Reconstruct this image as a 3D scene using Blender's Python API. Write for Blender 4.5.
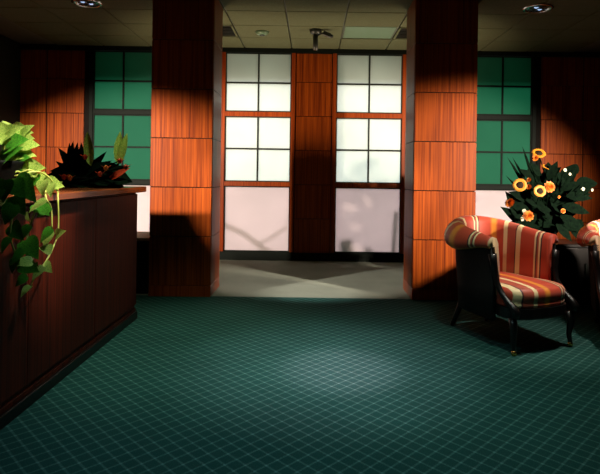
import bpy, bmesh, math, random
from mathutils import Vector, Matrix, Euler
random.seed(7)
for o in list(bpy.data.objects): bpy.data.objects.remove(o)
S = bpy.context.scene; C = S.collection
R = math.radians
# ------------------------------------------------------------------ camera
# X right, Y away from the camera, Z up.  Vanishing point of the room at pixel (312,175) of 600x474.
F, VX, VY, CH, ROLL = 520.0, 312.0, 175.0, 1.2, 0.0140
cam = bpy.data.cameras.new('camera'); camo = bpy.data.objects.new('camera', cam); C.objects.link(camo)
cam.sensor_width = 36; cam.sensor_fit = 'HORIZONTAL'; cam.lens = 36*F/600
cam.shift_x = -(VX-300)/600; cam.shift_y = (VY-237)/600
camo.matrix_world = Matrix.Translation((0,0,CH)) @ Euler((R(90),0,0)).to_matrix().to_4x4() @ Matrix.Rotation(ROLL, 4, 'Z')
cam.clip_start = 0.05
S.camera = camo
def at(x, y, Y):
    """pixel -> point at depth Y"""
    dx, dy = x-VX, y-VY
    ux = dx*math.cos(ROLL)+dy*math.sin(ROLL); uy = -dx*math.sin(ROLL)+dy*math.cos(ROLL)
    return Vector((ux*Y/F, Y, CH-uy*Y/F))
# ------------------------------------------------------------------ world, sun, lamps, exposure
S.view_settings.view_transform = 'Standard'; S.view_settings.look = 'None'
S.view_settings.gamma = 1; S.view_settings.use_curve_mapping = False
S.view_settings.exposure = 0.0
w = bpy.data.worlds.new('world'); S.world = w; w.use_nodes = True
w.node_tree.nodes['Background'].inputs[0].default_value = (0.68,1.0,0.84,1)
w.node_tree.nodes['Background'].inputs[1].default_value = 0.55
def lamp(name, kind, loc, target, energy, color, **kw):
    l = bpy.data.lights.new(name, kind); l.energy = energy; l.color = color
    sc = kw.pop('scale', (1,1,1))
    for k, v in kw.items(): setattr(l, k, v)
    o = bpy.data.objects.new(name, l); C.objects.link(o)
    q = (Vector(target)-Vector(loc)).to_track_quat('-Z','Y')
    o.matrix_world = Matrix.Translation(loc) @ q.to_matrix().to_4x4() @ Matrix.Diagonal((*sc,1))
    return o
lamp('sun', 'SUN', (0,12,4), (0.35,7.3,1.6), 5.2, (1.0,0.96,0.95), angle=R(5.5))
KEY = (1.0,0.84,0.66)
lamp('key_lamp_reception', 'SPOT', (-3.3,3.2,1.5), (-2.25,5.95,1.12), 1200, KEY, spot_size=R(46), spot_blend=0.55, shadow_soft_size=0.05, scale=(2.15,1,1))
lamp('key_lamp_lounge', 'SPOT', (3.35,2.9,1.5), (1.98,5.6,1.12), 1150, KEY, spot_size=R(46), spot_blend=0.55, shadow_soft_size=0.05, scale=(1.75,1,1))
for sx in (-1,1):
    lamp('floor_fill_spot', 'SPOT', (sx*3.2,3.1,2.9), (sx*-0.42,5.72,0), 1050, (1.0,0.90,0.80), spot_size=R(17), spot_blend=0.7, shadow_soft_size=0.03)  # extra pair added to throw the crossed light on the entry floor
    lamp('vestibule_uplight', 'SPOT', (sx*1.25,6.05,1.05), (sx*0.85,7.0,2.97), 95, (1.0,0.74,0.48), spot_size=R(105), spot_blend=0.7, shadow_soft_size=0.05)
lamp('fill_spot_middle', 'SPOT', (0.15,2.9,2.94), (0.13,3.28,0), 380, (1.0,0.70,0.74), spot_size=R(42), spot_blend=1.0, shadow_soft_size=0.08)  # fill added over the mid carpet, no fixture there
lamp('fill_spot_patch', 'SPOT', (0.2,2.7,2.94), (0.20,3.22,0), 900, (1.0,0.40,0.48), spot_size=R(18), spot_blend=1.0, shadow_soft_size=0.08)  # added narrow spot for the pinkish patch on the carpet
lamp('fill_spot_carpet', 'SPOT', (-0.15,2.3,2.94), (-0.15,2.75,0), 130, (0.62,0.95,1.0), spot_size=R(80), spot_blend=1.0, shadow_soft_size=0.08)  # added wide fill for the near carpet, not a ceiling fitting
lamp('fill_spot_desk', 'SPOT', (-0.9,3.5,2.94), (-0.9,3.75,0), 170, (0.85,1.0,0.66), spot_size=R(60), spot_blend=1.0, shadow_soft_size=0.08)  # greenish fill added for the carpet beside the desk
lamp('fill_spot_lounge', 'SPOT', (1.0,3.0,2.94), (1.0,3.3,0), 110, (0.80,1.0,0.80), spot_size=R(62), spot_blend=1.0, shadow_soft_size=0.08)  # greenish fill added for the carpet before the armchairs
lamp('downlight_glow_chair', 'SPOT', (2.15,3.55,2.94), (1.7,3.85,0.5), 230, (1.0,0.80,0.68), spot_size=R(33), spot_blend=0.8, shadow_soft_size=0.08)
lamp('fill_spot_pothos', 'SPOT', (-0.35,2.35,2.94), (-1.52,2.72,1.26), 800, (1.0,0.95,0.75), spot_size=R(27), spot_blend=0.8, shadow_soft_size=0.05)  # added spot to brighten the pothos, no fitting above it
# ------------------------------------------------------------------ materials
def nt(name):
    m = bpy.data.materials.new(name); m.use_nodes = True
    t = m.node_tree; b = t.nodes['Principled BSDF']; return m, t, b
def plain(name, col, rough=0.5, spec=0.5, coat=0, metal=0, var=0.15, scale=30, bump=0.0):
    m, t, b = nt(name)
    n = t.nodes.new('ShaderNodeTexNoise'); n.inputs['Scale'].default_value = scale; n.inputs['Detail'].default_value = 3
    tc = t.nodes.new('ShaderNodeTexCoord'); t.links.new(tc.outputs['Object'], n.inputs['Vector'])
    r = t.nodes.new('ShaderNodeValToRGB')
    r.color_ramp.elements[0].position = 0.3; r.color_ramp.elements[1].position = 0.7
    r.color_ramp.elements[0].color = (*[c*(1-var) for c in col],1); r.color_ramp.elements[1].color = (*[min(1,c*(1+var)) for c in col],1)
    t.links.new(n.outputs['Fac'], r.inputs['Fac']); t.links.new(r.outputs['Color'], b.inputs['Base Color'])
    b.inputs['Roughness'].default_value = rough; b.inputs['Specular IOR Level'].default_value = spec
    b.inputs['Coat Weight'].default_value = coat; b.inputs['Metallic'].default_value = metal
    if bump:
        bp = t.nodes.new('ShaderNodeBump'); bp.inputs['Strength'].default_value = bump; bp.inputs['Distance'].default_value = 0.004
        t.links.new(n.outputs['Fac'], bp.inputs['Height']); t.links.new(bp.outputs['Normal'], b.inputs['Normal'])
    return m
def wood(name, dark, light, rough=0.34, axis='Z', streak=1.0, coat=0.25):
    m, t, b = nt(name); L = t.links.new
    tc = t.nodes.new('ShaderNodeTexCoord'); oi = t.nodes.new('ShaderNodeObjectInfo')
    vm = t.nodes.new('ShaderNodeVectorMath'); vm.operation = 'MULTIPLY_ADD'
    comb = t.nodes.new('ShaderNodeCombineXYZ')
    mu = t.nodes.new('ShaderNodeMath'); mu.operation = 'MULTIPLY'; mu.inputs[1].default_value = 9.7
    L(oi.outputs['Random'], mu.inputs[0])
    for i in range(3): L(mu.outputs[0], comb.inputs[i])
    L(tc.outputs['Object'], vm.inputs[0]); vm.inputs[1].default_value = (1,1,1); L(comb.outputs[0], vm.inputs[2])
    def grain(sc, long, det):
        mp = t.nodes.new('ShaderNodeMapping'); s = [sc]*3; s['XYZ'.index(axis)] = long; mp.inputs['Scale'].default_value = s
        n = t.nodes.new('ShaderNodeTexNoise'); n.inputs['Scale'].default_value = 1; n.inputs['Detail'].default_value = det
        L(vm.outputs[0], mp.inputs['Vector']); L(mp.outputs[0], n.inputs['Vector']); return n
    n1 = grain(60, 0.8, 4); n2 = grain(230, 2.5, 2)
    mx = t.nodes.new('ShaderNodeMath'); mx.operation = 'MULTIPLY_ADD'; mx.inputs[1].default_value = 0.65
    sc2 = t.nodes.new('ShaderNodeMath'); sc2.operation = 'MULTIPLY'; sc2.inputs[1].default_value = 0.35
    L(n2.outputs['Fac'], sc2.inputs[0]); L(n1.outputs['Fac'], mx.inputs[0]); L(sc2.outputs[0], mx.inputs[2])
    r = t.nodes.new('ShaderNodeValToRGB'); r.color_ramp.elements[0].position = 0.5-0.16*streak; r.color_ramp.elements[1].position = 0.62
    r.color_ramp.elements[0].color = (*dark,1); r.color_ramp.elements[1].color = (*light,1)
    L(mx.outputs[0], r.inputs['Fac']); L(r.outputs['Color'], b.inputs['Base Color'])
    b.inputs['Roughness'].default_value = rough; b.inputs['Coat Weight'].default_value = coat; b.inputs['Coat Roughness'].default_value = 0.15
    b.inputs['Specular IOR Level'].default_value = 0.2
    return m
def frosted(name, col, trans=0.75, spec=0.15):
    m = bpy.data.materials.new(name); m.use_nodes = True; t = m.node_tree; t.nodes.clear(); L = t.links.new
    out = t.nodes.new('ShaderNodeOutputMaterial'); d = t.nodes.new('ShaderNodeBsdfDiffuse'); tr = t.nodes.new('ShaderNodeBsdfTranslucent')
    g = t.nodes.new('ShaderNodeBsdfGlossy'); g.inputs['Roughness'].default_value = 0.25
    n = t.nodes.new('ShaderNodeTexNoise'); n.inputs['Scale'].default_value = 1.6; n.inputs['Detail'].default_value = 2
    tc = t.nodes.new('ShaderNodeTexCoord'); L(tc.outputs['Object'], n.inputs['Vector'])
    r = t.nodes.new('ShaderNodeValToRGB'); r.color_ramp.elements[0].position = 0.25; r.color_ramp.elements[1].position = 0.75
    r.color_ramp.elements[0].color = (*[c*0.9 for c in col],1); r.color_ramp.elements[1].color = (*col,1)
    L(n.outputs['Fac'], r.inputs['Fac']); L(r.outputs[0], d.inputs[0]); L(r.outputs[0], tr.inputs[0])
    a = t.nodes.new('ShaderNodeMixShader'); a.inputs[0].default_value = trans; L(d.outputs[0], a.inputs[1]); L(tr.outputs[0], a.inputs[2])
    b = t.nodes.new('ShaderNodeMixShader'); b.inputs[0].default_value = spec*0.3; L(a.outputs[0], b.inputs[1]); L(g.outputs[0], b.inputs[2])
    L(a.outputs[0], out.inputs[0]); return m
def carpet(name, base, line, period, pattern=True):
    m, t, b = nt(name); L = t.links.new
    geo = t.nodes.new('ShaderNodeTexCoord'); sep = t.nodes.new('ShaderNodeSeparateXYZ'); L(geo.outputs['Object'], sep.inputs[0])
    def M(op, a, bb=None):
        n = t.nodes.new('ShaderNodeMath'); n.operation = op
        for i, v in enumerate((a, bb)):
            if v is None: continue
            if isinstance(v, (int,float)): n.inputs[i].default_value = v
            else: L(v, n.inputs[i])
        return n.outputs[0]
    nz = t.nodes.new('ShaderNodeTexNoise'); nz.inputs['Scale'].default_value = 160; nz.inputs['Detail'].default_value = 2; L(geo.outputs['Object'], nz.inputs['Vector'])
    nb = t.nodes.new('ShaderNodeTexNoise'); nb.inputs['Scale'].default_value = 2.2; nb.inputs['Detail'].default_value = 3; L(geo.outputs['Object'], nb.inputs['Vector'])
    mix = t.nodes.new('ShaderNodeMix'); mix.data_type = 'RGBA'
    mix.inputs[6].default_value = (*base,1); mix.inputs[7].default_value = (*line,1)
    if pattern:
        u = M('DIVIDE', M('ADD', sep.outputs[0], sep.outputs[1]), period); v = M('DIVIDE', M('SUBTRACT', sep.outputs[0], sep.outputs[1]), period)
        du = M('ABSOLUTE', M('SUBTRACT', M('FRACT', u), 0.5)); dv = M('ABSOLUTE', M('SUBTRACT', M('FRACT', v), 0.5))   # 0.5 = on a line
        mr = []
        for d in (du, dv):
            n = t.nodes.new('ShaderNodeMapRange'); n.interpolation_type = 'SMOOTHSTEP'
            n.inputs[1].default_value = 0.36; n.inputs[2].default_value = 0.475; L(d, n.inputs[0]); mr.append(n.outputs[0])
        mxx = M('MAXIMUM', mr[0], mr[1]); dot = M('MULTIPLY', mr[0], mr[1])
        fac = M('MINIMUM', M('ADD', M('MULTIPLY', mxx, M('ADD', 0.05, M('MULTIPLY', nz.outputs['Fac'], 0.62))), M('MULTIPLY', dot, 0.65)), 1.0)
        fac = M('ADD', fac, M('MULTIPLY', M('SUBTRACT', nz.outputs['Fac'], 0.5), 0.55))
    else:
        fac = nz.outputs['Fac']
    L(fac, mix.inputs[0]); mix.clamp_factor = True
    hs = t.nodes.new('ShaderNodeHueSaturation'); L(mix.outputs[2], hs.inputs['Color']); L(M('ADD', 0.75, M('MULTIPLY', nb.outputs['Fac'], 0.5)), hs.inputs['Value'])
    L(hs.outputs[0], b.inputs['Base Color']); b.inputs['Roughness'].default_value = 0.95; b.inputs['Specular IOR Level'].default_value = 0.1
    bp = t.nodes.new('ShaderNodeBump'); bp.inputs['Strength'].default_value = 0.5; bp.inputs['Distance'].default_value = 0.004
    L(fac, bp.inputs['Height']); L(bp.outputs[0], b.inputs['Normal'])
    return m
def striped(name):
    m, t, b = nt(name); L = t.links.new
    uv = t.nodes.new('ShaderNodeUVMap'); uv.uv_map = 'UVMap'; sep = t.nodes.new('ShaderNodeSeparateXYZ'); L(uv.outputs[0], sep.inputs[0])
    fr = t.nodes.new('ShaderNodeMath'); fr.operation = 'FRACT'; L(sep.outputs[0], fr.inputs[0])
    r = t.nodes.new('ShaderNodeValToRGB'); cr = r.color_ramp; cr.interpolation = 'LINEAR'
    coral, coral2, cream, plum, gold = (0.50,0.055,0.022), (0.42,0.075,0.04), (0.80,0.62,0.34), (0.06,0.012,0.02), (0.78,0.27,0.025)
    st = [(0.0,gold),(0.02,gold),(0.06,coral),(0.24,coral),(0.245,plum),(0.26,plum),(0.265,cream),(0.285,cream),(0.29,coral2),(0.31,coral2),(0.315,plum),(0.325,plum),
          (0.33,cream),(0.35,cream),(0.355,coral),(0.56,coral),(0.565,cream),(0.635,cream),(0.64,plum),(0.652,plum),(0.657,coral2),(0.785,coral2),(0.79,cream),(0.845,cream),(0.85,coral),(0.94,coral),(0.98,gold),(1.0,gold)]
    cr.elements[0].position = 0; cr.elements[0].color = (*gold,1); cr.elements[1].position = 1; cr.elements[1].color = (*gold,1)
    for p, c in st[1:-1]:
        e = cr.elements.new(p); e.color = (*c,1)
    L(fr.outputs[0], r.inputs[0]); L(r.outputs[0], b.inputs['Base Color'])
    n = t.nodes.new('ShaderNodeTexNoise'); n.inputs['Scale'].default_value = 400; bp = t.nodes.new('ShaderNodeBump'); bp.inputs['Strength'].default_value = 0.15; bp.inputs['Distance'].default_value = 0.001
    tc = t.nodes.new('ShaderNodeTexCoord'); L(tc.outputs['Object'], n.inputs['Vector']); L(n.outputs['Fac'], bp.inputs['Height']); L(bp.outputs[0], b.inputs['Normal'])
    b.inputs['Roughness'].default_value = 0.55; b.inputs['Sheen Weight'].default_value = 0.1
    return m
def leafmat(name, a, c, rough=0.35, scale=14, trans=0.0, edge=None):
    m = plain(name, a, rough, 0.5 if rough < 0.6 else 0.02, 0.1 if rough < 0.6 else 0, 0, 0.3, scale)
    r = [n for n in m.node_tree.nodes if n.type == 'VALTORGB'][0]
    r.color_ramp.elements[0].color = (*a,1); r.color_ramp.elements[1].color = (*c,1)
    if trans:
        t = m.node_tree; tr = t.nodes.new('ShaderNodeBsdfTranslucent'); t.links.new(r.outputs[0], tr.inputs[0])
        mx = t.nodes.new('ShaderNodeMixShader'); mx.inputs[0].default_value = trans
        out = [n for n in t.nodes if n.type == 'OUTPUT_MATERIAL'][0]
        t.links.new(t.nodes['Principled BSDF'].outputs[0], mx.inputs[1]); t.links.new(tr.outputs[0], mx.inputs[2]); t.links.new(mx.outputs[0], out.inputs[0])
    return m
M_ = {}
M_['wood'] = wood('varnished cherry veneer', (0.095,0.010,0.001), (0.35,0.066,0.005), coat=0.0, rough=0.4)
M_['woodtrim'] = wood('cherry trim', (0.18,0.021,0.003), (0.35,0.065,0.010), rough=0.3, coat=0.10)
M_['desk'] = wood('dark mahogany veneer', (0.012,0.0015,0.0006), (0.085,0.010,0.003), rough=0.5, coat=0.0)
M_['desk'].node_tree.nodes['Principled BSDF'].inputs['Specular IOR Level'].default_value = 0.12
M_['desktop'] = wood('mahogany counter top', (0.10,0.022,0.008), (0.24,0.060,0.020), rough=0.25, axis='Y', coat=0.4)
M_['core'] = plain('shadow gap black', (0.008,0.006,0.005), 0.8, 0.1)
M_['darkframe'] = plain('dark bronze frame', (0.006,0.009,0.007), 0.6, 0.12)
M_['muntin'] = plain('muntin bronze', (0.018,0.022,0.018), 0.6, 0.15)
M_['darkwall'] = plain('dark green wall', (0.020,0.030,0.024), 0.7, 0.2)
M_['tile'] = plain('acoustic tile', (0.125,0.14,0.08), 0.9, 0.1, var=0.10, scale=60, bump=0.3)
M_['grid'] = plain('ceiling grid bar', (0.10,0.11,0.08), 0.5)
M_['lens'] = plain('troffer lens', (0.13,0.22,0.13), 0.3, 0.4, var=0.05)
M_['glass'] = frosted('white frosted glass', (0.86,0.90,0.86))
M_['green'] = frosted('green frosted glass', (0.075,0.29,0.195))
M_['shade'] = frosted('white fabric shade', (0.82,0.72,0.72), trans=0.65)
M_['carpet'] = carpet('diamond carpet', (0.008,0.046,0.040), (0.070,0.165,0.15), 0.0857)
M_['entry'] = carpet('entry carpet', (0.17,0.19,0.15), (0.25,0.27,0.22), 0.1, False)
M_['black'] = plain('black wood', (0.006,0.005,0.005), 0.35, 0.3, 0.05)
M_['blackfab'] = plain('black upholstery', (0.012,0.012,0.012), 0.8, 0.2)
M_['stripe'] = striped('striped silk')
M_['piping'] = plain('gold piping', (0.55,0.25,0.05), 0.5)
M_['brass'] = plain('brass', (0.70,0.45,0.12), 0.25, 0.5, 0, 1.0, 0.05)
M_['chrome'] = plain('bright reflector', (0.75,0.82,0.9), 0.15, 0.5, 0, 1.0, 0.05)
M_['plastic'] = plain('dark plastic', (0.025,0.03,0.025), 0.4)
M_['white'] = plain('off white plastic', (0.5,0.5,0.4), 0.5)
M_['pothos'] = leafmat('pothos leaf', (0.09,0.30,0.02), (0.60,0.66,0.16), 0.3, 16, 0.25)
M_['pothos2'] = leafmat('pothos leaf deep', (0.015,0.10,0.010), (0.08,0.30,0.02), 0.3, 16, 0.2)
M_['vine'] = leafmat('pothos stem', (0.30,0.34,0.05), (0.42,0.42,0.10), 0.5)
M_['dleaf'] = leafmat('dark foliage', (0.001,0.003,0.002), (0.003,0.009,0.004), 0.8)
M_['mleaf'] = leafmat('green bract', (0.10,0.26,0.03), (0.65,0.75,0.15), 0.4, 22)
M_['red'] = leafmat('red bract', (0.40,0.02,0.008), (0.65,0.07,0.02), 0.4)
M_['orange'] = leafmat('orange petal', (0.52,0.11,0.008), (0.68,0.22,0.02), 0.55)
M_['yellow'] = leafmat('sunflower petal', (0.58,0.18,0.007), (0.66,0.28,0.018), 0.55)
M_['brown'] = plain('sunflower centre', (0.020,0.010,0.005), 0.8, 0.2, scale=200, bump=0.6)
M_['pale'] = leafmat('pale blossom', (0.55,0.52,0.40), (0.75,0.72,0.58), 0.5)
M_['pot'] = plain('black glazed pot', (0.003,0.003,0.003), 0.6, 0.06, 0.0)
M_['soil'] = plain('soil', (0.02,0.013,0.008), 0.9, 0.1, scale=90, bump=0.8)
M_['beige'] = plain('beige bench top', (0.42,0.33,0.18), 0.5)
M_['bark'] = plain('bark', (0.05,0.035,0.02), 0.9, 0.1)
M_['soffit'] = plain('exterior soffit', (0.35,0.36,0.33), 0.8)
M_['ground'] = plain('exterior paving', (0.30,0.30,0.27), 0.9, 0.1)
# ------------------------------------------------------------------ mesh helpers
def box(bm, x0, x1, y0, y1, z0, z1, bev=0.0):
    r = bmesh.ops.create_cube(bm, size=1, matrix=Matrix.Translation(((x0+x1)/2,(y0+y1)/2,(z0+z1)/2)) @ Matrix.Diagonal((abs(x1-x0),abs(y1-y0),abs(z1-z0),1)))
    if bev:
        es = list({e for v in r['verts'] for e in v.link_edges})
        bmesh.ops.bevel(bm, geom=es, offset=bev, segments=1, affect='EDGES')
def tube(bm, pts, rad, n=8, cap=True):
    pts = [Vector(p) for p in pts]; rads = rad if isinstance(rad, (list,tuple)) else [rad]*len(pts)
    rings = []; up = None
    for i, p in enumerate(pts):
        d = (pts[min(i+1,len(pts)-1)]-pts[max(i-1,0)]).normalized()
        if up is None: up = Vector((0,0,1)) if abs(d.z) < 0.9 else Vector((1,0,0))
        s = d.cross(up).normalized(); up = s.cross(d).normalized()
        rings.append([bm.verts.new(p+(s*math.cos(2*math.pi*k/n)+up*math.sin(2*math.pi*k/n))*rads[i]) for k in range(n)])
    for a, b in zip(rings, rings[1:]):
        for k in range(n): bm.faces.new((a[k],a[(k+1)%n],b[(k+1)%n],b[k]))
    if cap: bm.faces.new(rings[0][::-1]); bm.faces.new(rings[-1])
def lathe(bm, prof, cx=0, cy=0, n=24):
    rings = [[bm.verts.new((cx+r*math.cos(2*math.pi*k/n), cy+r*math.sin(2*math.pi*k/n), z)) for k in range(n)] for r, z in prof]
    for a, b in zip(rings, rings[1:]):
        for k in range(n): bm.faces.new((a[k],a[(k+1)%n],b[(k+1)%n],b[k]))
    bm.faces.new(rings[0][::-1]); bm.faces.new(rings[-1])
def mesh(bm, name, mat, smooth=False):
    bmesh.ops.recalc_face_normals(bm, faces=bm.faces)
    me = bpy.data.meshes.new(name); bm.to_mesh(me); bm.free(); me.materials.append(M_[mat])
    if smooth: me.polygons.foreach_set('use_smooth', [True]*len(me.polygons))
    return me
def link(name, me, parent=None, loc=None, mat=None):
    o = bpy.data.objects.new(name, me); C.objects.link(o)
    if parent: o.parent = parent
    if mat is not None: o.matrix_local = mat
    elif loc is not None: o.location = loc
    return o
def obj(name, bm, mat, parent=None, smooth=False, loc=None):
    return link(name, mesh(bm, name, mat, smooth), parent, loc)
def bobj(name, b, mat, parent=None, bev=0.0):
    bm = bmesh.new(); box(bm, *b, bev); return obj(name, bm, mat, parent)
def tag(o, label=None, cat=None, group=None, kind=None):
    if label: o['label'] = label
    if cat: o['category'] = cat
    if group: o['group'] = group
    if kind: o['kind'] = kind
    return o
def empty(name, loc=(0,0,0), rz=0):
    o = bpy.data.objects.new(name, None); C.objects.link(o); o.location = loc; o.rotation_euler = (0,0,rz); o.empty_display_size = 0.1; return o
def copy_tree(o, parent=None):
    c = o.copy(); C.objects.link(c)
    if parent: c.parent = parent
    for ch in o.children: copy_tree(ch, c)
    return c
def orient(pos, d, nrm, s):
    """matrix with local +Y along d and local +Z near nrm"""
    y = Vector(d).normalized(); x = y.cross(Vector(nrm))
    if x.length < 1e-3: x = y.cross(Vector((1,0.3,0.2)))
    x.normalize(); z = x.cross(y)
    s = (s,s,s) if isinstance(s,(int,float)) else s
    return Matrix.Translation(pos) @ Matrix((x,y,z)).transposed().to_4x4() @ Matrix.Diagonal((*s,1))
# ------------------------------------------------------------------ room shell
DF, DB = 5.05, 7.26                 # column fronts, back wall
CEIL, XW = 2.97, 4.10
TIERS = [0.107+0.478*k for k in range(6)]+[CEIL]
bm = bmesh.new(); box(bm, -XW, XW, -1.6, DF+0.04, -0.1, 0); tag(obj('floor', bm, 'carpet'), 'dark green carpet with a lattice of pale diamonds across the lounge', 'carpet', kind='structure')
bm = bmesh.new(); box(bm, -XW, XW, DF+0.04, DB+0.3, -0.1, 0.0); tag(obj('floor_entry', bm, 'entry'), 'plain grey carpet strip in front of the windows', 'carpet', kind='structure')
bm = bmesh.new(); box(bm, -XW-0.15, -XW, -1.7, DB+0.3, -0.1, CEIL+0.2); tag(obj('wall_left', bm, 'darkwall'), 'dark green side wall beyond the reception desk', 'wall', kind='structure')
bm = bmesh.new(); box(bm, XW, XW+0.15, -1.7, DB+0.3, -0.1, CEIL+0.2); tag(obj('wall_right', bm, 'darkwall'), 'dark side wall beyond the striped armchairs', 'wall', kind='structure')
bm = bmesh.new(); box(bm, -XW-0.15, XW+0.15, -1.75, -1.6, -0.1, CEIL+0.2); tag(obj('wall_front', bm, 'darkwall'), 'dark wall behind the photographer', 'wall', kind='structure')
# ceiling: backing slab with grid and single tiles
ceil = tag(bobj('ceiling', (-XW-0.15,XW+0.15,-1.7,DB+0.3,CEIL+0.012,CEIL+0.2), 'grid'), 'dark olive suspended ceiling of square acoustic tiles', 'ceiling', kind='structure')
TX, TY, X0 = 0.655, 0.55, 0.35
bm = bmesh.new(); box(bm, -TX/2+0.008, TX/2-0.008, -TY/2+0.008, TY/2-0.008, -0.010, 0.012, 0.003); tme = mesh(bm, 'tile', 'tile')
special = {}
for r in range(16):
    yc = DB-0.005-TY*(r+0.5)
    for k in range(-7, 7):
        xc = X0+TX*(k+0.5)
        if abs(xc) > XW-0.25: continue
        special[(r,k)] = (xc,yc)
        if r == 1 and k in (-3,0,1): continue
        link('ceiling_tile', tme, ceil, (xc,yc,CEIL))
for k in (-3,1):                                                         # dark air grilles
    xc, yc = special[(1,k)]
    g = bobj('air_grille', (xc-TX/2+0.01,xc+TX/2-0.01,yc-TY/2+0.01,yc+TY/2-0.01,CEIL+0.004,CEIL+0.011), 'core', ceil)
    bm = bmesh.new()
    for (a,b,c,d) in ((-TX/2+.01,TX/2-.01,-TY/2+.01,-TY/2+.035),(-TX/2+.01,TX/2-.01,TY/2-.035,TY/2-.01),(-TX/2+.01,-TX/2+.035,-TY/2+.01,TY/2-.01),(TX/2-.035,TX/2-.01,-TY/2+.01,TY/2-.01)):
        box(bm, xc+a, xc+b, yc+c, yc+d, CEIL-0.01, CEIL+0.004)
    obj('grille_frame', bm, 'tile', g)
    for i in range(7):
        yy = yc-TY/2+0.075+i*(TY-0.15)/6
        bobj('slat', (xc-TX/2+0.035,xc+TX/2-0.035,yy-0.006,yy+0.006,CEIL-0.008,CEIL+0.004), 'plastic', g)
xc, yc = special[(1,0)]
g = bobj('light_lens', (xc-TX/2+0.025,xc+TX/2-0.025,yc-TY/2+0.025,yc+TY/2-0.025,CEIL-0.004,CEIL+0.006), 'lens', ceil); g['label'] = 'greenish unlit ceiling light lens'
bm = bmesh.new(); box(bm, xc-TX/2+.008, xc+TX/2-.008, yc-TY/2+.008, yc+TY/2-.008, CEIL+0.004, CEIL+0.012); obj('light_housing', bm, 'grid', ceil)
# downlights in the ceiling near the top edge of the picture
def downlight(x, y, label):
    t = tag(empty('ceiling_downlight', (x,y,CEIL-0.010)), label, 'downlight', 'recessed downlights')
    bm = bmesh.new(); n = 28
    prof = [(0.150,0.0),(0.150,-0.012),(0.118,-0.014),(0.112,-0.004),(0.112,0.0)]
    rings = [[bm.verts.new((r*math.cos(2*math.pi*k/n), r*math.sin(2*math.pi*k/n), z)) for k in range(n)] for r, z in prof]
    for a, b in zip(rings, rings[1:]):
        for k in range(n): bm.faces.new((a[k],a[(k+1)%n],b[(k+1)%n],b[k]))
    obj('trim_ring', bm, 'chrome', t, True)
    bm = bmesh.new(); lathe(bm, [(0.111,0.0),(0.111,-0.002),(0.09,-0.004)], n=24); obj('reflector', bm, 'chrome', t)
    bm = bmesh.new()
    for i in (-1,0,1):
        box(bm, i*0.062-0.004, i*0.062+0.004, -0.09, 0.09, -0.010, -0.003); box(bm, -0.09, 0.09, i*0.062-0.004, i*0.062+0.004, -0.010, -0.003)
    obj('louvre', bm, 'plastic', t)
    m = bpy.data.materials.get('lamp glow')
    if not m:
        m = bpy.data.materials.new('lamp glow'); m.use_nodes = True; b = m.node_tree.nodes['Principled BSDF']
        b.inputs['Emission Color'].default_value = (0.45,0.65,1,1); b.inputs['Emission Strength'].default_value = 0.9; M_['glow'] = m
    for a, c in ((-0.03,-0.03),(0.03,0.03)):
        bm = bmesh.new(); lathe(bm, [(0.022,-0.0035),(0.022,-0.006),(0.012,-0.012)], a, c, 12); obj('bulb', bm, 'glow', t, True)
p = at(538,7,1.0); q = (CEIL-CH)/(p.z-CH); downlight(p.x*q, q, 'recessed downlight with bright reflector above the striped armchairs')
p = at(87,1.5,1.0); q = (CEIL-CH)/(p.z-CH); downlight(p.x*q, q, 'recessed downlight with bright reflector above the reception desk')
# smoke detector, post camera
sd = tag(empty('smoke_detector', (-0.64, 6.42, CEIL-0.010)), 'small round smoke detector on the ceiling left of the camera post', 'smoke detector')
bm = bmesh.new(); lathe(bm, [(0.085,0),(0.085,-0.012),(0.07,-0.03),(0.045,-0.042)]); obj('housing', bm, 'lens', sd, True)
bm = bmesh.new(); lathe(bm, [(0.035,-0.042),(0.030,-0.050)]); obj('grille', bm, 'plastic', sd)
sc = tag(empty('security_camera', (0.02,6.30,CEIL-0.010)), 'dark security camera on a ceiling post between the bright windows', 'camera')
bm = bmesh.new(); lathe(bm, [(0.075,0),(0.075,-0.02),(0.06,-0.05),(0.035,-0.06)]); obj('mounting_plate', bm, 'plastic', sc, True)
bm = bmesh.new(); tube(bm, [(0,0,-0.05),(0,0,-0.245)], 0.030, 12); obj('post', bm, 'plastic', sc, True)
bm = bmesh.new(); tube(bm, [(0.02,0,-0.07),(0.07,-0.01,-0.045),(0.11,-0.02,-0.05)], 0.012); obj('arm', bm, 'plastic', sc, True)
bm = bmesh.new(); box(bm, -0.05,0.05,-0.03,0.03,-0.025,0.025,0.006)
o = obj('camera_body', bm, 'plastic', sc); o.location = (0.14,-0.02,-0.06); o.rotation_euler = (0,R(24),R(-15))
bm = bmesh.new(); tube(bm, [(0.05,0,0),(0.075,0,0)], 0.02, 12); obj('lens', bm, 'black', o)
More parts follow.
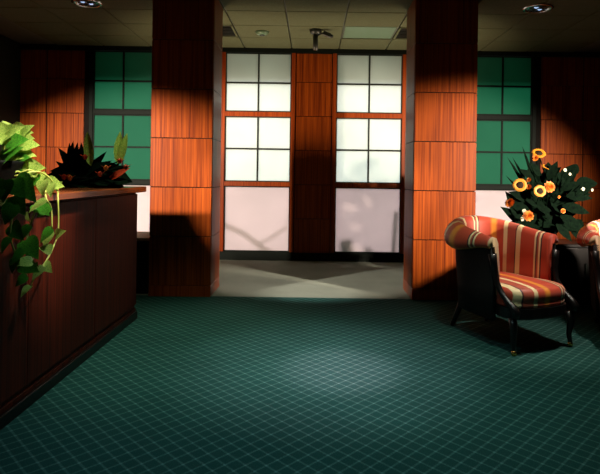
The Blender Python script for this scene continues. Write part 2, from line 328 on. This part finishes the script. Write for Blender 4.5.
# ------------------------------------------------------------------ back wall with openings
WIN = [(-3.07,-2.24,'green'), (-1.225,-0.305,'glass'), (0.325,1.245,'glass'), (2.24,3.06,'green')]
ZT, ZB = 2.90, 0.12
bm = bmesh.new()
xs = [-XW]+[v for a,b,_ in WIN for v in (a-0.05,b+0.05)]+[XW]
for i in range(0, len(xs), 2): box(bm, xs[i], xs[i+1], DB+0.03, DB+0.25, 0, CEIL+0.1)
for a,b,_ in WIN: box(bm, a-0.05, b+0.05, DB+0.03, DB+0.25, ZT, CEIL+0.1); box(bm, a-0.05, b+0.05, DB+0.03, DB+0.25, -0.1, ZB-0.02)
wall = tag(obj('wall_back', bm, 'core'), 'back wall clad in reddish wood panels between tall windows', 'wall', kind='structure')
pan_me = {}
def panel(parent, x0, x1, y0, y1, z0, z1, mat='wood', name='wood_panel', g=0.004):
    key = (round(x1-x0,4), round(y1-y0,4), round(z1-z0,4), mat)
    if key not in pan_me:
        bm = bmesh.new(); sx, sy, sz = (x1-x0)/2-g*(x1-x0>0.1), (y1-y0)/2-g*(y1-y0>0.1), (z1-z0)/2-g
        box(bm, -sx, sx, -sy, sy, -sz, sz, 0.002); pan_me[key] = mesh(bm, name, mat)
    return link(name, pan_me[key], parent, ((x0+x1)/2,(y0+y1)/2,(z0+z1)/2))
spans = [(-XW,-3.73),(-3.72,-3.20),(-2.12,-1.33),(-0.245,0.265),(1.35,2.12),(3.19,3.78),(3.79,XW)]
for a, b in spans:
    for z0, z1 in zip(TIERS, TIERS[1:]):
        panel(wall, a, b, DB+0.012, DB+0.032, z0, min(z1, 2.90))
    bobj('baseboard', (a,b,DB+0.005,DB+0.03,0,0.105), 'darkframe', wall)
bobj('header_beam', (-XW,XW,DB-0.01,DB+0.03,2.90,CEIL-0.01), 'darkframe', wall)
wpane = {}
def window(n, x0, x1, glass, label):
    mun = 'muntin' if glass == 'glass' else 'darkframe'
    wn = tag(empty('window_%d'%n, ((x0+x1)/2,DB,0)), label, 'window', kind='structure')
    hw = (x1-x0)/2; trim = 'woodtrim' if glass == 'glass' else 'darkframe'; y0, y1 = -0.012, 0.06
    zr = [(2.04,0.066),(1.065,0.062)]
    bobj('frame_stile', (-hw-0.055,-hw,y0,y1,0.10,ZT), trim, wn, 0.004); bobj('frame_stile', (hw,hw+0.055,y0,y1,0.10,ZT), trim, wn, 0.004)
    for z, h in zr: bobj('frame_rail', (-hw,hw,y0,y1,z-h/2,z+h/2), trim, wn, 0.004)
    bobj('frame_sill', (-hw-0.055,hw+0.055,-0.018,y1,0.0,ZB), 'darkframe', wn, 0.004)
    mt = 0.011
    for za, zb in ((2.073,2.895),(1.096,2.007)):
        # dark sash edging round each sash, then the muntins
        for bb in ((-hw,-hw+0.014,za,zb),(hw-0.014,hw,za,zb),(-hw+0.014,hw-0.014,za,za+0.014),(-hw+0.014,hw-0.014,zb-0.014,zb)):
            bobj('sash_edge', (bb[0],bb[1],0.006,0.045,bb[2],bb[3]), mun, wn)
        zm = 2.478 if za > 2 else 1.555
        bobj('muntin', (-mt,mt,0.008,0.040,za+0.014,zb-0.014), mun, wn)
        for s in (-1,1): bobj('muntin', (min(s*mt,s*(hw-0.014)),max(s*mt,s*(hw-0.014)),0.008,0.040,zm-mt,zm+mt), mun, wn)
        for xa, xb in ((-hw+0.014,-mt),(mt,hw-0.014)):
            for pa, pb in ((za+0.014,zm-mt),(zm+mt,zb-0.014)):
                bobj('pane', (xa,xb,0.022,0.030,pa,pb), glass, wn)
    bobj('lower_panel', (-hw+0.014,hw-0.014,0.022,0.032,ZB+0.014,1.02), 'shade', wn)
    for bb in ((-hw,-hw+0.014,ZB,1.034),(hw-0.014,hw,ZB,1.034),(-hw+0.014,hw-0.014,ZB,ZB+0.014),(-hw+0.014,hw-0.014,1.02,1.034)):
        bobj('panel_edge', (bb[0],bb[1],0.006,0.045,bb[2],bb[3]), 'darkframe', wn)
    return wn
for i, ((a,b,g), lab) in enumerate(zip(WIN, ('green glazed window behind the reception desk','bright white window left of the narrow wood panel','bright white window right of the narrow wood panel','green glazed window behind the sunflowers'))):
    window(i+1, a, b, g, lab)
# exterior: eave, paving, bare branches whose soft shade falls on the lower panels
tag(bobj('eave', (-5,5,DB+0.26,DB+1.20,3.08,3.2), 'soffit'), 'pale roof eave outside above the windows', 'eave', kind='structure')
tag(bobj('ground_outside', (-8,8,DB+0.31,14,-0.25,-0.1), 'ground'), 'pale paving outside the windows', 'paving', kind='structure')
# ------------------------------------------------------------------ the two columns
def column(x0, x1, label):
    y0, y1 = DF, DF+0.49
    t = tag(empty('wood_column', ((x0+x1)/2,(y0+y1)/2,0)), label, 'column', 'panelled columns')
    hx, hy = (x1-x0)/2, (y1-y0)/2; th = 0.018
    bobj('core', (-hx+0.012,hx-0.012,-hy+0.012,hy-0.012,0,CEIL-0.01), 'core', t)
    for z0, z1 in zip(TIERS, TIERS[1:]):
        z1 = min(z1, CEIL-0.01)
        panel(t, -hx, hx, -hy, -hy+th, z0, z1); panel(t, -hx, hx, hy-th, hy, z0, z1)
        panel(t, -hx, -hx+th, -hy+th, hy-th, z0, z1); panel(t, hx-th, hx, -hy+th, hy-th, z0, z1)
    bobj('plinth', (-hx+0.001,hx-0.001,-hy+0.001,hy-0.001,0,0.107), 'woodtrim', t, 0.003)
column(-1.575,-0.970,'square wood panelled column beside the reception desk')
column(0.985,1.597,'square wood panelled column beside the striped armchair')
# ------------------------------------------------------------------ low bench under the left window
t = tag(empty('low_cabinet', (-2.02,5.42,0)), 'low dark cabinet with a beige top between the reception desk and column', 'cabinet')
bobj('body', (-0.41,0.41,-0.27,0.27,0,0.525), 'black', t, 0.004); bobj('cabinet_top', (-0.42,0.42,-0.285,0.28,0.525,0.555), 'beige', t, 0.004)
for a, b in ((-0.405,-0.003),(0.003,0.405)):
    d = bobj('door', (a,b,-0.285,-0.27,0.06,0.515), 'black', t, 0.003); bobj('handle', ((a+b)/2-0.05,(a+b)/2+0.05,-0.30,-0.285,0.44,0.452), 'darkframe', d)
# ------------------------------------------------------------------ reception desk
DX, DY0, DY1, DT = -1.42, 1.0, 4.28, 1.085
t = tag(empty('reception_desk', (DX,DY1,0)), 'long dark mahogany reception desk with a wooden counter top', 'desk')
def P(b, name, mat, bev=0.003): return bobj(name, b, mat, t, bev)
L_ = DY0-DY1
P((-1.22,-0.02,L_,-0.02,0.09,DT-0.045), 'body', 'desk')
P((-1.21,0.0,L_,0.0,0.0,0.062), 'plinth', 'black'); P((-1.20,-0.012,L_,-0.012,0.062,0.09), 'plinth_moulding', 'desk')
n = 4; step = (DY1-DY0-0.02)/n
for i in range(n):
    bobj('front_panel', (-0.02,-0.006,L_+i*step+0.002,L_+(i+1)*step-0.002,0.12,DT-0.06), 'desk', t, 0.002)
P((-1.21,-0.012,-0.02,-0.006,0.12,DT-0.06), 'end_panel', 'desk', 0.002)
P((-1.26,0.045,L_,0.05,DT-0.045,DT), 'counter_top', 'desktop', 0.006)
# ------------------------------------------------------------------ armchairs
def upath(s):
    """plan of the tub: s in [-1,1] from left arm front round the back to right arm front -> point, outward normal, arc length"""
    a = abs(s); sg = -1 if s < 0 else 1
    if a > 0.62:
        f = (a-0.62)/0.38; x = 0.255+0.02*f; y = 0.05-0.28*f; nx, ny = 1.0, 0.05
    else:
        th = a/0.62*math.pi/2; x = 0.255*math.sin(th); y = 0.05+0.28*math.cos(th); nx, ny = math.sin(th)/0.255, math.cos(th)/0.28
    l = math.hypot(nx, ny); return Vector((sg*x, y)), Vector((sg*nx/l, ny/l)), sg*(a*0.68)
def ztop(s):
    a = abs(s); f = max(0, min(1, (a-0.08)/0.92)); f = 0.5*f+0.5*f*f*(3-2*f); return 0.885-0.10*f
def shell(name, prof, mat, parent, n=56, uvs=True, caps=True):
    bm = bmesh.new(); uvl = bm.loops.layers.uv.new('UVMap'); rows = []; us = []
    for i in range(n+1):
        s = -1+2*i/n; p, nn, u = upath(s); zt = ztop(s); us.append(3.35-u/0.56)
        rows.append([bm.verts.new((p.x+nn.x*o, p.y+nn.y*o, z)) for o, z in prof(s, zt)])
    def face(vs, uu):
        f = bm.faces.new(vs)
        for l, v in zip(f.loops, uu): l[uvl].uv = (v, 0)
    for i in range(n):
        for k in range(len(rows[0])-1):
            face((rows[i][k],rows[i][k+1],rows[i+1][k+1],rows[i+1][k]), (us[i],us[i],us[i+1],us[i+1]))
    if caps:
        face(rows[0], [us[0]]*len(rows[0])); face(rows[-1], [us[-1]]*len(rows[0]))
    return obj(name, bm, mat, parent, True)
def coll(s):
    f = max(0, (abs(s)-0.45)/0.55); return 1.05-0.60*f*f*(3-2*f)
def prof_in(s, zt):
    g = coll(s)
    return [(0.034,zt-0.168*g)]+[(0.024+(o-0.024)*g, zt-d*g) for o, d in ((0.085,0.176),(0.112,0.165),(0.124,0.135),(0.118,0.090),(0.096,0.048),(0.062,0.016))]+[(0.024,zt-0.002),(-0.008,zt-0.012),(-0.026,zt-0.050),(-0.038,0.60),(-0.046,0.37),(-0.010,0.37),(0.0,0.55)]
def prof_out(s, zt):
    return [(-0.012,0.20),(0.012,0.19),(0.024,0.40),(0.036,0.55),(0.040,zt-0.17*coll(s)-0.02),(0.040,zt-0.160*coll(s)),(0.004,zt-0.160*coll(s)),(-0.006,0.55)]
def armchair(name, label):
    t = tag(empty(name), label, 'armchair', 'striped tub armchairs')
    shell('outer_shell', prof_out, 'blackfab', t)
    shell('inner_upholstery', prof_in, 'stripe', t)
    # piping under the roll
    bm = bmesh.new(); pts = []
    for i in range(49):
        s = -1+2*i/48; p, nn, u = upath(s); pts.append((p.x+nn.x*(0.024+0.061*coll(s)), p.y+nn.y*(0.024+0.061*coll(s)), ztop(s)-0.176*coll(s)))
    tube(bm, pts, 0.006, 6); obj('piping', bm, 'piping', t, True)
    # seat cushion: rounded slab, bowed front
    def outline(k, n=40):
        a = 2*math.pi*k/n; c, s_ = math.cos(a), math.sin(a)
        e = 0.42; x = math.copysign(abs(c)**e, c)*0.212; y = math.copysign(abs(s_)**e, s_)*0.31-0.095
        if y < -0.09: x *= 1+0.30*min(1,(-0.09-y)/0.2); y -= 0.035*(1-(x/0.28)**2)
        return Vector((x, y))
    bm = bmesh.new(); uvl = bm.loops.layers.uv.new('UVMap'); rings = []
    for z, sc_ in ((0.310,0.965),(0.315,0.99),(0.335,1.0),(0.348,0.985),(0.360,1.0),(0.395,1.015),(0.420,1.0),(0.438,0.95),(0.450,0.80),(0.458,0.5),(0.462,0.15)):
        rings.append([bm.verts.new((outline(k).x*sc_, (outline(k).y+0.095)*sc_-0.095, z)) for k in range(40)])
    def fc(vs):
        f = bm.faces.new(vs)
        for l in f.loops: l[uvl].uv = (l.vert.co.x/0.56, 0)
    for a, b in zip(rings, rings[1:]):
        for k in range(40): fc((a[k],a[(k+1)%40],b[(k+1)%40],b[k]))
    fc(rings[0][::-1]); fc(rings[-1]); obj('seat_cushion', bm, 'stripe', t, True)
    # seat rail
    bm = bmesh.new(); rings = []
    for z, sc_ in ((0.235,0.98),(0.245,1.0),(0.310,1.0)):
        rings.append([bm.verts.new((outline(k).x*sc_*1.04, (outline(k).y+0.095)*sc_*1.02-0.095, z)) for k in range(40)])
    for a, b in zip(rings, rings[1:]):
        for k in range(40): bm.faces.new((a[k],a[(k+1)%40],b[(k+1)%40],b[k]))
    bm.faces.new(rings[0][::-1]); bm.faces.new(rings[-1]); obj('seat_rail', bm, 'black', t)
    for sg in (-1,1):
        bm = bmesh.new()
        pts = [(sg*0.305,-0.232,0.665),(sg*0.297,-0.240,0.60),(sg*0.288,-0.246,0.53),(sg*0.284,-0.262,0.460),(sg*0.283,-0.302,0.405),(sg*0.282,-0.350,0.362),(sg*0.280,-0.405,0.325),(sg*0.278,-0.432,0.300),(sg*0.274,-0.420,0.265)]
        tube(bm, pts, [0.030,0.026,0.022,0.020,0.020,0.021,0.024,0.028,0.026], 10); obj('arm_scroll', bm, 'black', t, True)
        bm = bmesh.new(); tube(bm, [(sg*0.262,-0.385,0.25),(sg*0.272,-0.405,0.18),(sg*0.262,-0.395,0.09),(sg*0.266,-0.405,0.028)], [0.030,0.026,0.018,0.014], 10)
        lg = obj('leg', bm, 'black', t, True)
        bm = bmesh.new(); lathe(bm, [(0.012,0.0),(0.018,0.012),(0.016,0.030),(0.012,0.034)], sg*0.266, -0.405, 12); obj('brass_ferrule', bm, 'brass', lg, True)
        bm = bmesh.new(); tube(bm, [(sg*0.15,0.24,0.25),(sg*0.165,0.29,0.12),(sg*0.18,0.34,0.0)], [0.028,0.022,0.017], 10); obj('leg', bm, 'black', t, True)
    return t
ch1 = armchair('striped_armchair', 'coral armchair with gold and cream stripes standing before the wood column')
ch1.location = (1.455,3.98,0); ch1.rotation_euler.z = R(24)
ch2 = copy_tree(ch1); ch2['label'] = 'matching striped armchair cut off by the right edge of the picture'
ch2.location = (2.465,3.98,0); ch2.rotation_euler.z = R(-18)
# ------------------------------------------------------------------ plants: leaf meshes
def leaf_mesh(name, mat, kind='heart', fold=0.18, curl=0.25):
    """unit leaf along +Y, length 1, face up +Z"""
    W = {'heart': [(0,0.0),(-0.06,0.20),(0.02,0.36),(0.2,0.43),(0.42,0.38),(0.65,0.25),(0.85,0.11),(1.0,0.0)],
         'lance': [(0,0.02),(0.15,0.09),(0.35,0.14),(0.6,0.12),(0.82,0.06),(1.0,0.0)],
         'blade': [(0,0.02),(0.3,0.035),(0.6,0.03),(0.85,0.017),(1.0,0.0)],
         'broad': [(0,0.03),(0.12,0.20),(0.35,0.31),(0.6,0.29),(0.82,0.17),(0.94,0.06),(1.0,0.0)]}[kind]
    bm = bmesh.new(); mid = []; lf = []; rt = []
    for y, hw in W:
        z = -curl*max(y,0)**2
        mid.append(bm.verts.new((0, max(y,0), z))); lf.append(bm.verts.new((-hw, y, z+hw*fold))); rt.append(bm.verts.new((hw, y, z+hw*fold)))
    for i in range(len(W)-1):
        for a, b in ((mid,lf),(rt,mid)):
            bm.faces.new((a[i],a[i+1],b[i+1],b[i]))
    bmesh.ops.remove_doubles(bm, verts=bm.verts, dist=0.001)
    return mesh(bm, name, mat, True)
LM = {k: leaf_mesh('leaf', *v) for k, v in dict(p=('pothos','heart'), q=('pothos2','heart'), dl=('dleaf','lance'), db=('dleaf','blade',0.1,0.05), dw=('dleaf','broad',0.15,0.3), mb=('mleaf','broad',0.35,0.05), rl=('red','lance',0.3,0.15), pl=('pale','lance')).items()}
def rv(a): return Vector((random.uniform(-a,a),random.uniform(-a,a),random.uniform(-a,a)))
def bez(pts, n=10):
    """Catmull-Rom through points"""
    P_ = [Vector(p) for p in pts]; P_ = [2*P_[0]-P_[1]]+P_+[2*P_[-1]-P_[-2]]; out = []
    for i in range(1, len(P_)-2):
        for k in range(n):
            u = k/n; a,b,c,d = P_[i-1:i+3]
            out.append(0.5*((2*b)+(c-a)*u+(2*a-5*b+4*c-d)*u*u+(3*b-a-3*c+d)*u**3))
    return out+[P_[-2]]
# ------------------------------------------------------------------ trailing pothos on the desk
base = Vector((-1.62,2.66,DT)); t = tag(empty('trailing_pothos', base), 'leafy green trailing pothos spilling over the reception desk front', 'potted plant')
bm = bmesh.new(); lathe(bm, [(0.085,0),(0.10,0.02),(0.125,0.15),(0.132,0.165),(0.118,0.165),(0.112,0.145)]); obj('pot', bm, 'pot', t, True)
bm = bmesh.new(); lathe(bm, [(0.108,0.135),(0.111,0.150),(0.05,0.155)]); obj('soil', bm, 'soil', t)
def V(x, y, D):
    if abs(base.x+1.62) < 0.01 and y > 191: D = min(D, 1.33*520/(312-x))     # hanging growth stays in front of the desk face
    return at(x, y, D)-base
vines = [[(10,178,2.66),(30,170,2.70),(44,182,2.78),(46,198,2.80),(51,208,2.80),(52,229,2.80)],
         [(14,176,2.64),(40,172,2.72),(56,186,2.80),(58,200,2.80),(58,231,2.80),(52,250,2.79),(43,266,2.78),(35,277,2.78),(30,286,2.78),(26,292,2.78)],
         [(8,176,2.62),(20,172,2.66),(31,190,2.72),(36,205,2.73),(30,226,2.73),(24,250,2.72),(20,262,2.72),(27,276,2.72)],
         [(5,178,2.60),(12,185,2.62),(14,205,2.64),(10,235,2.64),(17,258,2.65)],
         [(8,176,2.66),(10,150,2.66),(18,140,2.7)],[(6,176,2.66),(4,150,2.62),(6,135,2.6)],[(8,176,2.66),(20,160,2.72),(26,150,2.74)]]
for v in vines:
    bm = bmesh.new(); tube(bm, bez([V(*p) for p in v], 6), 0.0045, 6); obj('vine', bm, 'vine', t, True)
# leaf list: pixel of leaf stalk end, pixel of tip, depth, kind
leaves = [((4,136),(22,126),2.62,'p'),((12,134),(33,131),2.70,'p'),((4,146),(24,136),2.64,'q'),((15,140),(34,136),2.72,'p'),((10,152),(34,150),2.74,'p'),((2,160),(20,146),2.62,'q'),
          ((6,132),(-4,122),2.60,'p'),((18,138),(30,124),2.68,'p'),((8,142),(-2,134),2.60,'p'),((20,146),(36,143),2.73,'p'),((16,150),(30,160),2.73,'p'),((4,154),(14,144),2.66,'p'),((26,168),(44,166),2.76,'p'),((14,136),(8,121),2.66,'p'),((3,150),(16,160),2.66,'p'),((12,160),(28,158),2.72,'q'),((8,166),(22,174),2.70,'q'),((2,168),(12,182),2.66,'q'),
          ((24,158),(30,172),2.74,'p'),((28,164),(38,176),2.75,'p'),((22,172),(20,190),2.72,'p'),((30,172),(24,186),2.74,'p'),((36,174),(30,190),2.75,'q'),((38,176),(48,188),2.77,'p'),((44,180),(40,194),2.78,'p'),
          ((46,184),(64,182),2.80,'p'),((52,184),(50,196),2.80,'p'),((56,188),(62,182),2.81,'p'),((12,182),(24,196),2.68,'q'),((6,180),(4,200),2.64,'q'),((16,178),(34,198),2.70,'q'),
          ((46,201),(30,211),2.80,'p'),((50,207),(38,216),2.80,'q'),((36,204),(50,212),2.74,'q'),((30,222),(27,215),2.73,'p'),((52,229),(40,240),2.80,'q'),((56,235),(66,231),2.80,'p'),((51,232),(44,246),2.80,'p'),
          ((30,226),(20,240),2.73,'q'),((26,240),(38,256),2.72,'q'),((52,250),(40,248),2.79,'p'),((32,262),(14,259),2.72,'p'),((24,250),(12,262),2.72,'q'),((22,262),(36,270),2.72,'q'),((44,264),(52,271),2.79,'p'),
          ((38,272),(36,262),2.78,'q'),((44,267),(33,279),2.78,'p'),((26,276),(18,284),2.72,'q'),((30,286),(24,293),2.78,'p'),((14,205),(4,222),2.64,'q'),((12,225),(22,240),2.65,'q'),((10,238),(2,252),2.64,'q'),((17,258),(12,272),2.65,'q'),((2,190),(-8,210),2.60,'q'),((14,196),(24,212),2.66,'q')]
for (a, b, D, k) in leaves:
    if max(a[1],b[1]) > 191: D = min(D, 1.33*520/(312-min(a[0],b[0])))
    A = at(*a, D)-base; B = at(*b, D-0.02)-base; d = B-A
    sidev = Vector((-0.2,-0.9,0.45)) + rv(0.35)
    ln = max(d.length*1.12, 0.06); d = d.normalized()+Vector((0,-0.25,0))+rv(0.12)
    link('leaf', LM[k], t, mat=orient(A, d, sidev, (ln*random.uniform(0.85,1.1), ln, ln)))
# ------------------------------------------------------------------ tropical arrangement at the far end of the desk
base = Vector((-1.72,3.86,DT)); t = tag(empty('tropical_arrangement', base), 'dark low arrangement of tropical flowers and leaves on the desk end', 'flower arrangement')
bm = bmesh.new(); lathe(bm, [(0.10,0),(0.13,0.015),(0.17,0.06),(0.175,0.075),(0.16,0.075)]); o = obj('bowl', bm, 'pot', t, True); o.scale = (1.15,0.8,1)
def stem(p0, p1, r, mat='dleaf', bend=0.03, name='stem'):
    bm = bmesh.new(); m = (p0+p1)/2+Vector((random.uniform(-bend,bend),random.uniform(-bend,bend),0)); tube(bm, bez([p0,m,p1],5), r, 6); return obj(name, bm, mat, t, True)
O = Vector((0,0,0.06))
for (a, b, D, k, s) in [((91,166),(87,131),3.80,'mb',1.0),((119,164),(127,133),3.72,'mb',1.05),((118,164),(120,131),3.78,'mb',0.95)]:
    A = V(*a, D); B = V(*b, D); link('leaf', LM[k], t, mat=orient(A, B-A, (0.2,-1,0.1), ((B-A).length*0.42, (B-A).length, (B-A).length)))
    stem(O, A, 0.006)
for (x, y, D) in [(106,168,3.62),(85,157,3.62),(70,178,3.60),(126,167,3.72),(120,161,3.70),(100,174,3.62),(64,177,3.60)]:
    p = V(x, y, D); stem(O, p, 0.005, 'dleaf'); fl = empty('blossom', p); fl.parent = t; fl.location = p
    bpy.data.objects.remove(fl)
    bm = bmesh.new(); lathe(bm, [(0.004,-0.02),(0.016,-0.008),(0.014,0.012),(0.003,0.02)], n=10)
    bl = obj('blossom', bm, 'red' if x not in (106,70) else 'orange', t, True, loc=p)
    for k in range(6):
        a = k*math.pi/3; link('bract', LM['rl'], bl, mat=orient((0,0,-0.015), (math.cos(a)*0.8,math.sin(a)*0.8,0.9), (math.cos(a)*-0.9,math.sin(a)*-0.9,0.8), 0.055))
A = V(108,180,3.8); B = V(127,168,3.8); link('leaf', LM['rl'], t, mat=orient(A, B-A, (0,-1,0.3), (B-A).length*1.1)); 
for i in range(60):
    a = random.uniform(0, 2*math.pi); x = random.uniform(50,126); y = random.uniform(156,178)
    A = O+Vector((random.uniform(-0.13,0.13),random.uniform(-0.08,0.08),0.0)); B = V(x, y, 3.86+random.uniform(-0.12,0.12)); d = B-A
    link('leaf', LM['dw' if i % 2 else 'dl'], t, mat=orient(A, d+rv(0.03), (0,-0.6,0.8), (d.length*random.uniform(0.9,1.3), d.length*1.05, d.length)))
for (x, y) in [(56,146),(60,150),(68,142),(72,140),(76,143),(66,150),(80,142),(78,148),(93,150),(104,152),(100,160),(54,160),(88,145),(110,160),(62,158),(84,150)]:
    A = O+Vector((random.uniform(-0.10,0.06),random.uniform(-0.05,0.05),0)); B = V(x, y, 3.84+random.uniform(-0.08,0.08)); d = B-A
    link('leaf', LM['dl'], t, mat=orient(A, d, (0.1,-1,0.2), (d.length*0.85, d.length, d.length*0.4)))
# ------------------------------------------------------------------ sunflower arrangement on a console added to block lit floor behind the chairs
TB = Vector((2.30,5.12,0)); TZ = 0.58
t = tag(empty('added_console', TB), 'dark console added to block the lit floor behind the armchairs and carry the sunflowers', 'cabinet')
bobj('body', (-0.55,0.80,-0.19,0.20,0.05,TZ-0.03), 'black', t, 0.004); bobj('plinth', (-0.53,0.78,-0.17,0.18,0,0.05), 'core', t)
bobj('cabinet_top', (-0.57,0.82,-0.21,0.21,TZ-0.03,TZ), 'black', t, 0.005)
for k in range(3):
    a = -0.545+k*0.447; d = bobj('door', (a,a+0.441,-0.205,-0.19,0.07,TZ-0.045), 'black', t, 0.004); bobj('handle', (a+0.39,a+0.405,-0.222,-0.205,0.30,0.40), 'darkframe', d)
base = TB+Vector((0,0,TZ)); t = tag(empty('sunflower_bouquet', base), 'dark leafy bouquet of sunflowers and orange blossoms behind the armchairs', 'flower arrangement')
bm = bmesh.new(); lathe(bm, [(0.075,0),(0.09,0.02),(0.105,0.09),(0.085,0.17),(0.07,0.20),(0.08,0.22),(0.062,0.215)]); obj('vase', bm, 'pot', t, True)
bm = bmesh.new(); n = 18
for k in range(n):
    for lay in (0,1):
        a = 2*math.pi*(k+0.5*lay)/n; c, s_ = math.cos(a), math.sin(a); w_ = 0.13
        v = [bm.verts.new((r*c-q*s_, r*s_+q*c, z)) for r, q, z in ((0.42,-0.06,0.0-0.02*lay),(0.75,-w_,0.06-0.05*lay),(1.0,0,0.0-0.06*lay),(0.75,w_,0.06-0.05*lay),(0.42,0.06,0.0-0.02*lay))]
        bm.faces.new(v)
petal_me = mesh(bm, 'petals', 'yellow'); bm = bmesh.new(); lathe(bm, [(0.50,-0.06),(0.52,0.0),(0.46,0.08),(0.2,0.13)], n=20); centre_me = mesh(bm, 'flower_centre', 'brown', True)
bm = bmesh.new()                                                        # many layered orange blossom
for lay in range(4):
    for k in range(10):
        a = 2*math.pi*(k+0.5*(lay%2))/10; c, s_ = math.cos(a), math.sin(a); ro = (1.0,0.85,0.62,0.36)[lay]; zo = (0.15,0.38,0.58,0.7)[lay]
        v = [bm.verts.new((r*c-q*s_, r*s_+q*c, z)) for r, q, z in ((0.05,0,0),(ro*0.8,-0.26*ro,zo*0.8),(ro,0,zo),(ro*0.8,0.26*ro,zo*0.8))]
        bm.faces.new(v)
mum_me = mesh(bm, 'blossom', 'orange', True)
O = Vector((0,0,0.20))
def flower(x, y, D, r, d, kind):
    p = V(x, y, D); 
    st = stem(O+rv(0.03), p-Vector(d).normalized()*r*0.1, 0.005, 'dleaf', 0.05)
    m = orient(p, (0,0,1) if abs(Vector(d).normalized().z) < 0.9 else (0,1,0), d, r)
    # local Z must look along d
    z = Vector(d).normalized(); x_ = Vector((0,0,1)).cross(z); x_.normalize(); y_ = z.cross(x_)
    m = Matrix.Translation(p) @ Matrix((x_,y_,z)).transposed().to_4x4() @ Matrix.Diagonal((r,r,r,1))
    if kind == 'sun':
        f = link('sunflower', petal_me, t, mat=m); link('flower_centre', centre_me, f, loc=(0,0,0.0))
    else: link('blossom', mum_me, t, mat=m)
for a in [(539,153,4.95,0.066,(-0.1,-0.8,0.75),'sun'),(535,158,4.90,0.034,(-0.4,-0.8,0.3),'mum'),(547,167,4.95,0.055,(0.25,-0.45,0.9),'sun'),(520,185,4.82,0.064,(-0.3,-1,0.15),'sun'),(540,191,4.78,0.058,(-0.1,-1,0.2),'sun'),
          (549,187,4.80,0.056,(0.1,-1,0.2),'mum'),(510,203,4.90,0.050,(-0.7,-0.6,0.4),'mum'),(528,216,4.75,0.052,(-0.1,-1,0.2),'mum'),(563,211,4.80,0.026,(0.2,-1,0.2),'mum'),(559,197,4.9,0.016,(0,-1,0),'mum'),(529,187,4.85,0.030,(-0.6,-0.5,0.2),'mum'),(529,180,4.86,0.026,(-0.6,-0.5,0.5),'mum')]:
    flower(*a)
for (x, y, r) in [(565,170,0.018),(570,174,0.014),(583,189,0.018),(592,190,0.013),(524,211,0.022),(522,219,0.02)]:
    p = V(x, y, 4.85); stem(O, p, 0.003)
    bl = link('small_blossom', mum_me, t, mat=orient(p, (0,0,1), (0,-1,0.3), r)); bl.data = bpy.data.meshes.get('pale_blossom') or bl.data.copy(); bl.data.name = 'pale_blossom'; bl.data.materials[0] = M_['pale']
for (x, y) in [(510,157),(515,157),(525,146),(588,176),(584,184),(508,175),(578,168)]:
    A = O; B = V(x, y, 4.95); d = B-A; link('leaf', LM['db'], t, mat=orient(A, d, (0.2,-1,0.2), d.length))
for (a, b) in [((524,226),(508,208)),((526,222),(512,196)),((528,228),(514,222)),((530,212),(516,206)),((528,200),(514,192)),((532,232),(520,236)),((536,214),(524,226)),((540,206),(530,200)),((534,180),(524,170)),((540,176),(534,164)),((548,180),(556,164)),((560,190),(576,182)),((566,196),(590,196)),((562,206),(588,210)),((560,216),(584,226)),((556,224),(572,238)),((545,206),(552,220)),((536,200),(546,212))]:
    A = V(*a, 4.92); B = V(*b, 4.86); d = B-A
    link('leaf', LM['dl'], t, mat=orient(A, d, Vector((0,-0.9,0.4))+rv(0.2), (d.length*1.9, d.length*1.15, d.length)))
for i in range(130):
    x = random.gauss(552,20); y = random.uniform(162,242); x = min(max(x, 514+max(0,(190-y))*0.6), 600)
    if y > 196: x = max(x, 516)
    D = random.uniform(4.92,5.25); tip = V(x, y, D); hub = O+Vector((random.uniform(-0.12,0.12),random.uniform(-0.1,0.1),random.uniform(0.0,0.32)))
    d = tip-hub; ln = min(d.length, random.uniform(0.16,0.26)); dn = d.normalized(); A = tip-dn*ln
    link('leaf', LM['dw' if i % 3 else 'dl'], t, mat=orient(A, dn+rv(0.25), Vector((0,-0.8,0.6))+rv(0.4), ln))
# ------------------------------------------------------------------ bare shrub outside
def shrub(name, base, label, limbs):
    t = tag(empty(name, base), label, 'shrub', 'shrubs outside the windows')
    for pts, r in limbs:
        bm = bmesh.new(); tube(bm, bez(pts, 6), r, 8); obj('branch', bm, 'bark', t, True)
shrub('bare_shrub', (-1.35,7.95,-0.1), 'bare shrub outside, shading the white panel near the left column', [([(0,0,0),(-0.05,0,0.5),(0.0,0,1.25)],0.03),([(-0.02,0,0.95),(0.35,0,0.80),(0.7,-0.02,0.55),(1.1,0,0.45)],0.035),([(0.5,0,0.65),(0.7,0,0.72),(0.95,0,0.9)],0.018),([(0.75,0,0.52),(0.9,0,0.35),(1.0,0,0.05)],0.025)])
shrub('bare_shrub', (0.62,8.15,-0.1), 'bare shrub outside, shading the white panel near the right column', [([(0,0,0),(-0.05,0,0.3),(-0.16,0,0.62),(-0.2,0,0.8)],0.09),([(0.50,-0.25,0),(0.49,-0.25,0.5),(0.52,-0.25,1.1)],0.028),([(-0.05,0,0.2),(0.08,0,0.45),(0.12,0,0.7)],0.05)])
